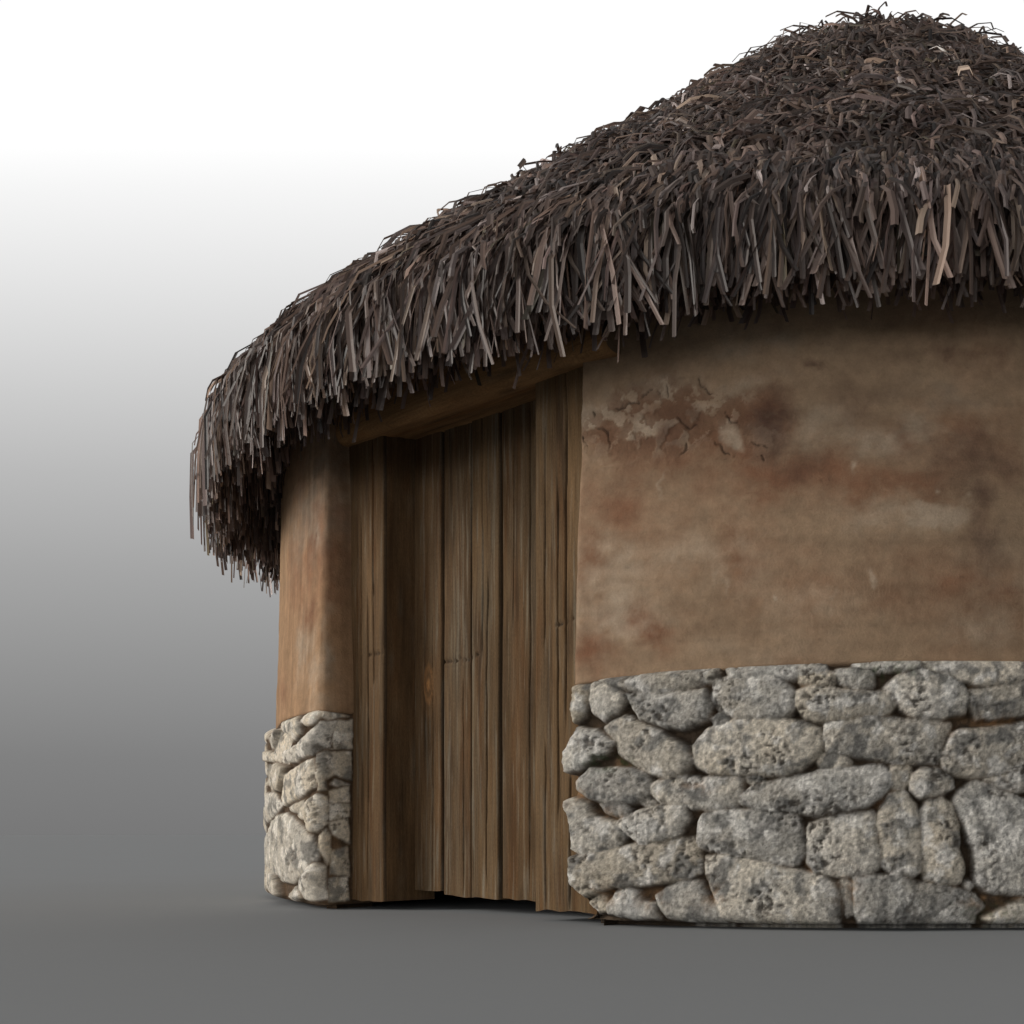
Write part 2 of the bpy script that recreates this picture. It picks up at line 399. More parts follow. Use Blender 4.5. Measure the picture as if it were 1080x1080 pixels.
for (mx_, my_, sx, sy) in ((600,836,.05,.03),(605,829,.03,.02),(640,945,.06,.03),(750,945,.04,.04),(684,950,.05,.03),(893,935,.04,.06),(640,858,.05,.02),(1035,952,.06,.02),(1050,760,.12,.02),(735,830,.05,.02)):
    mu, mz = un_stone(mx_, my_, False)
    m = np.exp(-((UU-mu)/sx)**2-((Z-mz)/sy)**2)*sstep(-.25, .3, fbm(UU*30, Z*30, 25.0, 3))*(1-.6*stone_w)
    c = lerp(c, np.array([.40, .23, .11]), np.clip(m, 0, .9))
p2, n2 = on_path(U, 0)
XY = p2[:, None, :] + n2[:, None, :]*hgt[..., None]
V = np.concatenate([XY, Z[..., None]], -1)
# foundation ring set back below, and a lid on top running into the wall
inset = np.maximum(.035-np.minimum(hgt[:, 0], 0), .04)[:, None]+.03
low = np.concatenate([p2-n2*inset, np.full((len(U), 1), -.01)], 1)
low2 = np.concatenate([p2-n2*inset, np.full((len(U), 1), ZB+.002)], 1)
top = np.concatenate([p2-n2*.10, ztop_u[:, None]-.01], 1)
V = np.concatenate([low[:, None], low2[:, None], V, top[:, None]], 1)
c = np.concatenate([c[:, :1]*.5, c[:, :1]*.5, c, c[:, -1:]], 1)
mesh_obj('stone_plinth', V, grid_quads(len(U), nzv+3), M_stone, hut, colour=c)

# ------------------------------------------------------------------ plastered wall
ua = np.concatenate([np.arange(0, uR0+1.15, .0032), np.arange(uR0+1.15, uR1+.2, .0065)]); uc = np.arange(ua[-1]+.03, uLt-.3, .03); ub = np.arange(uLt-.29, UEND, .0065)
U = np.concatenate([ua, uc, ub]); zz = np.concatenate([np.arange(.70, 1.22, .0065), np.arange(1.22, 1.66, .0032), np.arange(1.66, 2.27, .0065)])
UU, Z = np.meshgrid(U, zz, indexing='ij')
off = np.interp(Z, [.7, 1.5, 2.3], [.012, -.012, -.03]) + .012*fbm(UU*1.7, Z*2.2, 2.0, 3) + .0030*fbm(UU*9, Z*9, 5.0, 4)
zt_ = np.interp(UU, [0, uR0, uR0+.35, uR0+1.0, uR0+1.8, uLt-.3, uLt, uLt+.35, UEND-.26, UEND], [.775, .775, .80, .818, .82, .80, .745, .775, .772, .772])
off = off - .06*sstep(zt_-.006, zt_-.03, Z)
leftm = (UU > uLt-.5)
c = np.stack([.250+0*UU, .172+0*UU, .109+0*UU], -1)
c = c*(1+leftm[..., None]*np.array([.16, .03, -.10]))
big = fbm(UU*2.2, Z*3.0, 8.0, 5, .55)
red = np.zeros_like(UU); dark = np.zeros_like(UU); light = np.zeros_like(UU); grey = np.zeros_like(UU)
wx = .09*fbm(UU*6, Z*6, 41.0, 5, .6); wy = .09*fbm(UU*6, Z*6, 61.0, 5, .6)
def blob(px, py, sx, sy, ang=0, soft=1.0, warp=1.0, isl=False):
    u0, z0 = un_wall(px, py, isl)
    u1, _ = un_wall(px+1, py, isl); k_ = max(abs(u1-u0), 1e-4)
    a, b_ = (UU-u0+wx*warp)/(sx*k_), (Z-z0+wy*warp)/(sy*.0029 if not isl else sy*.0038)
    ca, sa = math.cos(ang), math.sin(ang)
    r2 = (a*ca+b_*sa)**2+(-a*sa+b_*ca)**2
    return np.exp(-r2**soft)
for q in ((830,500,80,20,.1,1),(770,470,40,22,.5,.9),(650,540,45,28,.4,.75),(620,560,25,60,0,.55),(950,508,45,14,0,.75),(905,515,40,16,0,.6),(790,590,26,36,.5,.55),(670,655,34,18,.7,.9),(625,690,22,20,.8,.8),
          (1000,615,60,26,-.2,.55),(1050,630,60,30,0,.5),(700,485,60,25,0,.6),(640,460,30,18,0,.65),(690,450,34,26,0,.8),(795,440,26,22,0,1),(850,470,20,16,0,.4),(1000,470,70,30,.2,.5),(940,620,60,25,.2,.3),(990,330,40,14,0,.3)):
    red = np.maximum(red, blob(q[0], q[1], q[2]*1.3, q[3]*1.3, q[4], soft=.85)*q[5])
for q in ((705,447,32,26,0,1.05),(812,452,20,28,0,1.05),(640,462,40,8,0,.4),(1030,490,45,30,-.4,.8),(1038,545,16,38,0,.75),(845,495,26,16,0,.55),(1000,372,60,10,0,.35),(855,384,8,5,-.6,.8),(995,372,22,5,0,.6),(905,410,40,25,0,.3),(1060,375,40,20,0,.35),(720,440,30,14,-.3,.6)):
    dark = np.maximum(dark, blob(*q[:5])*q[5])
for q in ((985,540,42,16,-.1,.95,2.2),(925,545,40,22,0,.5,1),(930,455,55,14,0,.5,1),(860,450,40,16,0,.35,1),(640,600,48,26,0,.5,1),(645,645,42,30,.1,.65,1),(740,585,60,34,0,.35,1),(640,432,34,14,.3,.75,2),(615,442,12,14,0,.9,2),(660,446,22,12,0,.75,2),(740,425,22,12,0,.8,2),(770,460,13,16,0,.95,2),(690,408,26,10,.3,.75,2),(725,405,30,12,0,.4,2),(780,405,40,10,0,.45,1),
          (822,621,3,4,0,1,1),(925,611,4,4,0,.9,1),(760,620,4,12,.3,.6,1),(879,626,4,6,.3,.6,1),(902,492,4,6,.5,.7,1),(988,508,3,3,0,.9,1),(702,510,2,12,0,.6,1),(1040,665,40,16,0,.4,1),(850,640,60,30,0,.25,1),(790,690,70,18,0,.2,1)):
    light = np.maximum(light, blob(*q[:5], soft=q[6])*q[5])
for q in ((930,460,70,22,0,.6),(800,360,60,12,0,.5),(760,345,60,14,0,.4),(1000,420,60,20,0,.35),(1050,600,50,60,0,.25)):
    grey = np.maximum(grey, blob(*q[:5])*q[5])
for q in ((330,580,22,60,0,.7),(352,560,12,60,0,.6),(310,600,10,50,0,.5),(300,730,5,20,0,.5),(325,650,14,26,0,.6),(345,610,8,40,0,.7)):
    red = np.maximum(red, blob(*q[:5], isl=True)*q[5])
for q in ((325,540,30,50,0,.85),(340,490,40,40,0,.7)):
    grey = np.maximum(grey, blob(*q[:5], isl=True)*q[5])
for q in ((331,560,2.5,14,.15,.9),(330,700,8,30,0,.5),(338,720,12,30,0,.5),(318,690,6,30,0,.6),(345,680,5,40,0,.5)):
    light = np.maximum(light, blob(*q[:5], isl=True)*q[5])
far = ((UU > uR1-.15) & (UU < uLt-.1))
red = np.where(far, sstep(.05, .5, big)*.7, red + .25*sstep(0, .5, big)*(1-red))
strk = fbm(UU*1.5, Z*26, 14.0, 4, .6); vst = fbm(UU*26, Z*1.8, 24.0, 4, .6)
mott = fbm(UU*16, Z*18, 19.0, 5, .6)
m2 = fbm(UU*8, Z*10, 119.0, 6, .62); m3 = fbm(UU*9, Z*11, 139.0, 6, .65)
edgy = lambda v, m, k_: np.clip(v + k_*m*4*np.clip(v, 0, 1)*(1-np.clip(v, 0, 1)) + .25*m*np.clip(v, 0, 1), 0, 1)
red = edgy(red, m2, .55); dark = edgy(dark, m3, .7); light = edgy(light, -m2, 1.0); grey = edgy(grey, m3, .8)
c = lerp(c, np.array([.248, .196, .142]), grey)
c = lerp(c, np.array([.165, .074, .040]), .9*red)
c = lerp(c, np.array([.085, .047, .033]), .88*dark)
c = lerp(c, np.array([.35, .275, .20]), .85*light)
c = c*(1 + .26*mott + .16*np.where(leftm, vst*3.2, strk) + .26*big)[..., None]
# cracks and flakes in the old plaster
ck = np.zeros_like(UU); flake = np.zeros_like(UU)
cracks = T(600, 370, 4.5,
 [(205,275),(235,262),(262,248),(290,240),(312,234)], [(328,208),(350,198),(370,184),(402,180)], [(402,182),(424,196)], [(90,278),(102,290),(112,312)],
 [(118,356),(140,368),(160,366),(172,380),(174,410),(182,455)], [(505,305),(525,322),(545,345),(572,365)], [(572,362),(604,335)], [(452,150),(458,185),(466,208)],
 [(605,118),(616,150),(630,172),(675,194)], [(738,288),(762,306),(768,330),(806,335)], [(688,425),(712,445),(730,482),(776,496)], [(866,425),(895,440),(928,446)],
 [(525,484),(548,478),(562,462)], [(20,400),(50,410),(75,440)], [(555,430),(548,470)], [(905,495),(920,515)])
for pl in cracks:
    pl = np.array(pl); u, z = un_wall(pl[:, 0], pl[:, 1], False)
    ii = np.where((U > u.min()-.05) & (U < u.max()+.05))[0]; i0, i1 = ii[0], ii[-1]+1
    x = UU[i0:i1]+.35*wx[i0:i1]*.5+.013*fbm(UU[i0:i1]*42, Z[i0:i1]*42, 7.0, 3); y = Z[i0:i1]+.013*fbm(UU[i0:i1]*42, Z[i0:i1]*42, 17.0, 3)
    d = np.full(x.shape, 9.0)
    for kx in range(len(u)-1):
        e = np.array([u[kx+1]-u[kx], z[kx+1]-z[kx]]); t = np.clip(((x-u[kx])*e[0]+(y-z[kx])*e[1])/(e@e), 0, 1)
        wd = .0024*(.4+np.sin(np.pi*(kx+t)/(len(u)-1)))
        d = np.minimum(d, np.hypot(x-u[kx]-t*e[0], y-z[kx]-t*e[1])/wd)
    ck[i0:i1] = np.maximum(ck[i0:i1], np.exp(-d**2))
reg = blob(700, 440, 105, 45, 0, warp=1.0)
fl = fbm(UU*15, Z*17, 71.0, 5, .62)
gone = sstep(.35, .6, reg)*sstep(.10, .03, fl-.25*(reg < .5))*sstep(-.62, -.45, -np.abs(fl))
flake = reg*sstep(.02, .07, fl)
c = c*.94
off = off + .0034*flake + .004*reg*fbm(UU*40, Z*40, 81.0, 3) - .008*ck
c = lerp(c, np.array([.13, .068, .040]), .65*gone)
c = lerp(c, np.array([.34, .262, .19]), .45*flake*sstep(-.3, .3, fbm(UU*8, Z*8, 44.0, 3)))
c = lerp(c, np.array([.045, .03, .022]), .7*np.clip(ck*(1+1.2*fbm(UU*35, Z*35, 27.0, 2)), 0, 1))
scr = sstep(.45, .62, fbm(UU*30, Z*120, 91.0, 2))*.35
c = c*(1-scr*.5)[..., None]
p2, n2 = on_path(U, 0)
XY = p2[:, None, :] + n2[:, None, :]*off[..., None]
mesh_obj('wall', np.concatenate([XY, Z[..., None]], -1), grid_quads(len(U), len(zz)), M_plaster, hut, colour=c)

# ------------------------------------------------------------------ timber
def wood_colour(x, z, seed, base=(.260, .180, .102), greyness=.5):
    g = sstep(-.15, .5, fbm(x*24+seed*7.3, z*1.1, seed*2.1, 4, .55))
    cc = np.asarray(base)*np.array([.58, .53, .47])*np.ones(x.shape+(1,))
    cc = lerp(cc, np.array([.150, .118, .082]), greyness*.9*g)
    dk = sstep(.1, .6, fbm(x*30+seed*3.3, z*1.7, seed*5.7+9, 4, .55))
    cc = lerp(cc, np.array([.048, .030, .018]), .75*dk)
    gl = sstep(.10, .38, fbm(x*70+seed*2.7, z*2.6, seed*3.9+40, 4, .6)); cc = lerp(cc, np.array([.20, .175, .140]), .8*gl*greyness*2*.7)
    wr = sstep(.0, .4, fbm(x*18+seed*4.1, z*1.3, seed*1.9+70, 4, .6)); cc = cc*(1-.22*wr[..., None]*np.array([.4, 1, 1.5]))
    return cc*(.70+.34*fbm(x*14+seed, z*2.2, seed*1.3, 4))[..., None]*np.array([1.0, .94, .84])
class Timber:
    def __init__(s): s.V, s.Q, s.C, s.G, s.n = [], [], [], [], 0
    def grid(s, V, Cc, Gg):
        n, m = V.shape[:2]
        s.V.append(V.reshape(-1, 3)); s.Q.append(grid_quads(n, m, s.n)); s.C.append(Cc.reshape(-1, 3)); s.G.append(Gg.reshape(-1, 3)); s.n += n*m
    def board(s, s0, s1, w, thick, z0, z1, seed, cracks=(), marks=(), knots=(), base=(.260, .180, .102), greyness=.5, ragged=.012, step=.0032, wob=.004, round_=.006):
        """an upright board: a height field over its whole girth (left edge, face, right edge)"""
        nx = max(int((s1-s0)/step), 6)
        zs = np.linspace(0, 1, 190)
        sx = np.linspace(0, 1, nx)
        X, Tz = np.meshgrid(sx, zs, indexing='ij')
        bot = z0 + ragged*fbm(sx*(s1-s0)*9+seed*11, 0.3*np.ones_like(sx), seed, 2)
        Zg = bot[:, None]+(z1-bot[:, None])*Tz
        eL = wob*fbm(zs*2.1*1.8+seed*5, 0*zs+.5, seed+.3, 3); eR = wob*fbm(zs*2.1*1.8+seed*9, 0*zs+.5, seed+7.3, 3)
        a, b_ = s0+eL[None, :], s1+eR[None, :]
        S = a+(b_-a)*X
        x = S-s0
        dep = .0022*fbm(x*45, Zg*1.6, seed*3.0, 4, .6) + .004*fbm(x*6, Zg*1.2, seed*4.0, 2)
        eg = np.minimum(x-eL[None, :], b_-S); dep = dep - round_*2.2*np.exp(-np.maximum(eg, 0)/.003)
        ck = np.zeros_like(S)
        for (cx, za, zb, wd) in cracks:
            line = cx + .010*fbm(Zg*3.1+seed, 0*Zg+cx*9, seed*1.1, 3) - s0
            tz = np.clip((Zg-za)/(zb-za+1e-6), 0, 1); en = sstep(0, .12, tz)*sstep(1, .88, tz)
            ck = np.maximum(ck, np.exp(-((x-line)/wd)**2)*en)
        for (sa, za, sb, zb, wd) in marks:
            e = np.array([sb-sa, zb-za]); t = np.clip(((S-sa)*e[0]+(Zg-za)*e[1])/(e@e), 0, 1)
            ck = np.maximum(ck, .95*np.exp(-(np.hypot(S-sa-t*e[0], Zg-za-t*e[1]+.012*fbm(S*45, Zg*6, 3.3, 3))/wd)**2)*np.clip(.7+1.2*fbm(S*50, Zg*5, 4.4, 2), 0, 1))
        Cc = wood_colour(x, Zg, seed, base, greyness)
        Cc = lerp(Cc, np.array([.025, .017, .011]), .9*np.exp(-(np.maximum(eg, 0)/.004)**2))
        Gx = x.copy(); 
        for (ks, kz, kw, kh) in knots:
            r = np.hypot((S-ks)/kw, (Zg-kz)/kh); m = np.exp(-r**2)
            rings = .5+.5*np.sin(r*9+2*fbm(S*40, Zg*20, 1.0, 2))
            Cc = lerp(Cc, np.array([.30, .145, .055]), np.clip(m*(.2+.75*rings), 0, 1)); dep = dep+.006*m*rings
            Gx = Gx + .03*m
        dep = dep - .014*np.clip(ck, 0, 1)
        Cc = lerp(Cc, np.array([.02, .014, .010]), .85*np.clip(ck, 0, 1))
        W = w - dep
        XY = dp(S, W)
        # edges: carry first and last columns back by the thickness
        def side(i):
            q = np.linspace(0, 1, 12)[:, None]
            Sx = np.repeat(S[i][None, :], 12, 0); Wx = W[i][None, :]*(1-q)+(w+thick)*q
            Wx = Wx
            Sx = Sx + .003*fbm(Wx*30, np.repeat(Zg[i][None, :], 12, 0)*1.5, seed+3.0, 3)*np.minimum(q*4, 1)
            Zx = np.repeat(Zg[i][None, :], 12, 0)
            v = np.concatenate([dp(Sx, Wx), Zx[..., None]], -1)
            cl = wood_colour(Wx, Zx, seed+20+i, base, greyness*.6)
            return v, cl, np.stack([Wx+3, Zx, 0*Wx+seed+.5], -1)
        s.grid(np.concatenate([XY, Zg[..., None]], -1), Cc, np.stack([Gx, Zg, 0*Zg+seed], -1))
        for i in (0, -1): s.grid(*side(i))
        for j in (0, -1):                        # end grain
            q = np.linspace(0, 1, 4)[:, None]
            Wx = W[:, j][None, :]*(1-q)+(w+thick)*q; Sx = np.repeat(S[:, j][None, :], 4, 0); Zx = np.repeat(Zg[:, j][None, :], 4, 0)
            v = np.concatenate([dp(Sx, Wx), Zx[..., None]], -1)
            s.grid(v, np.full(v.shape, .06), np.stack([Sx, Wx, 0*Sx+seed], -1))
    def build(s, name, parent):
        return mesh_obj(name, np.concatenate(s.V), np.concatenate(s.Q), M_wood, parent, colour=np.concatenate(s.C), grain=np.concatenate(s.G))
WP, WD = .06, .195
zpx = lambda px, py, w: H+(PY-py)/F*dp(s_of(px, w), w)[1]
# left doorpost
t = Timber()
t.board(-.09, s_of(404.5, WP), WP, .22, .036, 1.90, 1.0,
        cracks=[(s_of(388, WP), .03, 1.25, .0030), (s_of(381, WP), .75, 1.55, .0022), (s_of(393, WP), 1.15, 1.85, .0025), (s_of(378, WP), .25, .9, .0018), (s_of(394, WP), .85, 1.3, .0022)],
        marks=[(s_of(388, WP), zpx(388, 692, WP), s_of(405, WP), zpx(405, 686, WP), .0035)], base=(.250, .172, .105), greyness=.55)
t.build('door_post', hut)
t = Timber()
t.board(s_of(563.5, WP), 1.40, WP, .22, .036, 1.90, 2.0,
        cracks=[(s_of(575, WP), .03, .62, .0022), (s_of(588, WP), .3, 1.5, .0030), (s_of(597, WP), .6, 1.9, .0035), (s_of(574, WP), .9, 1.7, .0022), (s_of(600, WP), .03, .5, .003)],
        marks=[(s_of(586, WP), zpx(586, 660, WP), s_of(606, WP), zpx(606, 653, WP), .0035)], base=(.255, .180, .110), greyness=.5)
t.build('door_post', hut)
# door of upright boards
t = Timber()
edges = [428, 466, 496.5, 527.5, 566.5]
for i in range(4):
    a, b_ = s_of(edges[i]+.5, WD), s_of(edges[i+1]-.5, WD)
    cr = {0: [(s_of(456, WD), .05, 1.2, .0018)],
          1: [(s_of(488, WD), .05, .9, .0018)],
          2: [(s_of(514, WD), .05, 1.3, .0025), (s_of(509, WD), .9, 1.9, .002)],
          3: [(s_of(558, WD), .05, 1.9, .0026), (s_of(541, WD), 1.0, 1.9, .0016)]}[i]
    mk = {1: [(s_of(463, WD), zpx(463, 698, WD), s_of(494, WD), zpx(494, 695, WD), .0035)], 2: [(s_of(497, WD), zpx(497, 694, WD), s_of(506, WD), zpx(506, 690, WD), .0035)]}.get(i, [])
    kn = [(s_of(452, WD), zpx(452, 722, WD),   .030, .075)] if i == 0 else []
    t.board(a, b_, WD+(.000, .004, -.003, .002)[i], .05, (.072, .058, .055, .055)[i], 1.90, 3.0+i, cr, mk, kn,
            base=((.225, .152, .092), (.200, .140, .088), (.245, .172, .104), (.200, .138, .082))[i], greyness=(.6, .65, .7, .6)[i], wob=.006, ragged=.010)
t.board(s_of(567, WD), 1.075, WD+.003, .05, .055, 1.90, 8.0, [], base=(.215, .150, .090), greyness=.5, wob=.003, ragged=.008)
t.build('door', hut)
# lintel: a hewn beam over the doorway
ns, nq = 220, 72
s_ = np.linspace(-.16, 1.455, ns)
q = np.linspace(0, 2*np.pi, nq, endpoint=False)
cw, cz, hw, hz = .165, 2.0, .165, .20
pr = 1/((np.abs(np.cos(q))**9+np.abs(np.sin(q))**9)**(1/9))
Sg, Qg = np.meshgrid(s_, q, indexing='ij')
Wg = cw+hw*np.cos(Qg)*pr[None, :]; Zg = cz+hz*np.sin(Qg)*pr[None, :]
ripple = fbm(Sg*2.2, Wg*26, Zg*26, 4, .6)
bow = .012*fbm(s_*1.7, 0*s_+.4, 3.0, 2)[:, None]
Wg = Wg + .010*ripple*np.cos(Qg) + bow; Zg = Zg + .010*ripple*np.sin(Qg) + .4*bow
Zg = Zg + .045*np.clip((Wg-.03)/.28, 0, 1)*(Zg < cz)
endt = np.minimum((s_-s_[0])/.02, (s_[-1]-s_)/.02).clip(0, 1)[:, None]**.5
Wg = cw+(Wg-cw)*(.95+.05*endt); Zg = cz+(Zg-cz)*(.97+.03*endt)
V = np.concatenate([dp(Sg, Wg), Zg[..., None]], -1)
Cc = wood_colour(Wg+Zg, Sg, 12.0, (.62, .40, .22), .2)
Gg = np.stack([Wg+Zg, Sg, 0*Sg+12], -1)
idx = np.arange(nq); Ql = []
for i in range(ns-1): Ql.append(np.stack([i*nq+idx, (i+1)*nq+idx, (i+1)*nq+(idx+1) % nq, i*nq+(idx+1) % nq], 1))
Vf = V.reshape(-1, 3); Cf = Cc.reshape(-1, 3); Gf = Gg.reshape(-1, 3); n0 = len(Vf)
ends = np.stack([V[0].mean(0), V[-1].mean(0)]); Vf = np.concatenate([Vf, V[0], V[-1], ends]); Cf = np.concatenate([Cf, np.full((2*nq+2, 3), .15)*np.array([1, .7, .45])]); Gf = np.concatenate([Gf, Gg[0]*3, Gg[-1]*3, Gf[:2]])
h2 = np.arange(0, nq, 2)
Ql.append(np.stack([n0+h2, n0+(h2+1) % nq, n0+(h2+2) % nq, np.full(len(h2), n0+2*nq)], 1))
Ql.append(np.stack([n0+nq+h2, n0+nq+(h2+1) % nq, n0+nq+(h2+2) % nq, np.full(len(h2), n0+2*nq+1)], 1))
mesh_obj('lintel', Vf, np.concatenate(Ql), M_wood, hut, colour=Cf, grain=Gf)

# ------------------------------------------------------------------ roof: a packed shell, loose straw over it, a hanging fringe
rk = np.array([0, .25, .5, .8, 1.2, 1.7, 2.2, 2.6, 2.95, 3.2, 3.34, 3.41])
zk = np.array([4.50, 4.50, 4.47, 4.39, 4.05, 3.60, 3.155, 2.81, 2.505, 2.295, 2.16, 2.07])
def droop(t): return .11*np.clip(-np.where(t > np.pi, t-2*np.pi, t)/math.radians(36), 0, 1)*(np.cos(t) > -.8)
seg = np.linspace(0, 3.41, 260); zseg = np.interp(seg, rk, zk)
ker = np.ones(9)/9; zs2 = np.convolve(np.pad(zseg, 4, mode='edge'), ker, 'valid'); zs2[0:3] = zs2[3]
arc = np.concatenate([[0], np.cumsum(np.hypot(np.diff(seg), np.diff(zs2)))])
def prof(a):
    r = np.interp(a, arc, seg); z = np.interp(a, arc, zs2)
    da = .02; dr = np.interp(a+da, arc, seg)-np.interp(a-da, arc, seg); dz = np.interp(a+da, arc, zs2)-np.interp(a-da, arc, zs2)
    l = np.hypot(dr, dz)+1e-9
    return r, z, dr/l, dz/l
nt_ = 200; tt = np.linspace(0, 2*np.pi, nt_+1)
pr_r = np.concatenate([seg[::5], [3.40, 3.33, 3.18, 2.95]]); pr_z = np.concatenate([zs2[::5]-.05, [1.99, 1.99, 2.05, 2.16]])
TT, RR = np.meshgrid(tt, pr_r, indexing='ij'); ZZ = np.repeat(pr_z[None, :], nt_+1, 0) - droop(TT)*(RR > 3.05)*.6 + .03*fbm(RR*3, TT*8, 1.0, 3)
RR = np.maximum(RR-.04, .0)
V = np.stack([CX+RR*np.sin(TT), CY-RR*np.cos(TT), ZZ], -1); V[-1] = V[0]
roof = mesh_obj('roof', V, grid_quads(nt_+1, len(pr_r)), M_shell, hut)

PAL = np.array([[.072, .056, .047], [.100, .080, .069], [.128, .102, .087], [.090, .070, .064], [.165, .132, .105], [.115, .098, .093], [.265, .225, .180], [.330, .310, .300], [.036, .029, .026], [.105, .096, .068]])  # the palest grey tone puts light glints into the straw colour
PW = np.array([.20, .22, .17, .14, .08, .09, .030, .030, .06, .015]); PW /= PW.sum()
def ribbons(name, P, Wd, wvec, parent, seed):
    """P: n strands x k points x 3; flat straw blades of constant width, bent at their joints"""
    rg = np.random.default_rng(seed)
    n, k_ = P.shape[:2]
    half = (Wd*.5)[:, None, None]*wvec
    fold = np.cross(wvec, np.gradient(P, axis=1)); fold /= np.linalg.norm(fold, axis=-1, keepdims=True)+1e-9
    ridge = P + fold*(Wd*.16)[:, None, None]
    V = np.stack([P-half, ridge, P+half], 2)                     # a shallow V section
    base = (np.arange(n)*k_*3)[:, None]
    q = []
    for j in range(k_-1):
        for c_ in (0, 1):
            a = j*3+c_; q.append(np.stack([base[:, 0]+a, base[:, 0]+a+1, base[:, 0]+a+4, base[:, 0]+a+3], 1))
    cc = PAL*np.array([1.02, .92, .90])
    cc = cc[rg.choice(len(PAL), n, p=PW)]*np.exp(rg.normal(-.08, .48, (n, 1)))
    m_ = P[:, 0]; cc = cc*(1+.45*fbm(m_[:, 0]*3.2, m_[:, 1]*3.2, m_[:, 2]*3.2, 3))[:, None]
    Cc = np.repeat(cc[:, None, None, :], k_, 1)*np.linspace(.95, 1.08, k_)[None, :, None, None]
    Cc = np.repeat(Cc, 3, 2)
    return mesh_obj(name, V, np.concatenate(q), M_straw, parent, colour=Cc, smooth=False)
def unit(v): return v/(np.linalg.norm(v, axis=-1, keepdims=True)+1e-9)

def strands_cover(n, rg):
    a = arc[-1]*np.sqrt(rg.uniform(0.0, 1, n*2)); t = rg.uniform(-np.pi, np.pi, n*2)
    keep = (np.abs(t) < math.radians(112)) | (rg.random(n*2) < .35)
    a, t = a[keep][:n], t[keep][:n]; n = len(a)
    a = np.clip(a-.05, 0.0, arc[-1]-.04)
    r, z, dr, dz = prof(a)
    st, ct = np.sin(t), np.cos(t); zero = np.zeros(n)
    radial = np.stack([st, -ct, zero], 1); lat = np.stack([ct, st, zero], 1); up = np.array([0, 0, 1.0])
    down = radial*dr[:, None]+up*dz[:, None]; nrm = -radial*dz[:, None]+up*dr[:, None]
    steep = sstep(2.6, 3.35, r)
    dro = droop(t)*sstep(3.0, 3.4, r)*.6
    p0 = np.stack([CX+r*st, CY-r*ct, z-dro], 1) - nrm*rg.uniform(.0, .05, n)[:, None]
    spread = rg.normal(0, .6-.35*steep, n) + .9*fbm(t*7, a*2.6, 3.0, 3)*(1-.4*steep)
    spread = np.clip(spread, -1.15+.55*steep, 1.15-.55*steep)
    L = rg.uniform(.13, .30, n)*(1-.35*steep)
    lift = rg.uniform(.02, .42, n)*(1-.72*steep)
    d1 = unit(down*np.cos(spread)[:, None] + lat*np.sin(spread)[:, None] + nrm*lift[:, None])
    sp2 = spread + rg.normal(0, .28, n)
    d2 = unit(down*np.cos(sp2)[:, None] + lat*np.sin(sp2)[:, None] + nrm*(lift-rg.uniform(.12, .75, n))[:, None] - up*(.25*steep)[:, None])
    sp3 = sp2 + rg.normal(0, .28, n)
    d3 = unit(down*np.cos(sp3)[:, None] + lat*np.sin(sp3)[:, None] + nrm*(lift-rg.uniform(.3, 1.0, n))[:, None] - up*(.3+.7*steep)[:, None])
    f1, f2, f3 = rg.uniform(.3, .45, n), rg.uniform(.25, .4, n), rg.uniform(.15, .35, n)
    p1 = p0+d1*(L*f1)[:, None]; p2_ = p1+d2*(L*f2)[:, None]; p3 = p2_+d3*(L*f3)[:, None]
    goal = 1.86 - droop(t) - .0*np.exp(-((t+.45)/.3)**2) - .03*np.exp(-((t+.9)/.26)**2) + rg.normal(0, .04, n)
    kf = np.clip((p0[:, 2]-goal)/np.maximum(p0[:, 2]-p3[:, 2], .05), .35, 1.0)
    P = p0[:, None]+(np.stack([p0, p1, p2_, p3], 1)-p0[:, None])*kf[:, None, None]
    roll = rg.normal(0, .45, n)
    side = unit(np.cross(d1, nrm)); wv = unit(side*np.cos(roll)[:, None]+nrm*np.sin(roll)[:, None])
    return P, rg.uniform(.0095, .0175, n)*np.where(rg.random(n) < .14, 1.4, 1), np.repeat(wv[:, None], 4, 1)
rg = np.random.default_rng(31)
P, Wd, wv = strands_cover(42000, rg)
ribbons('thatch', P, Wd, wv, roof, 1)

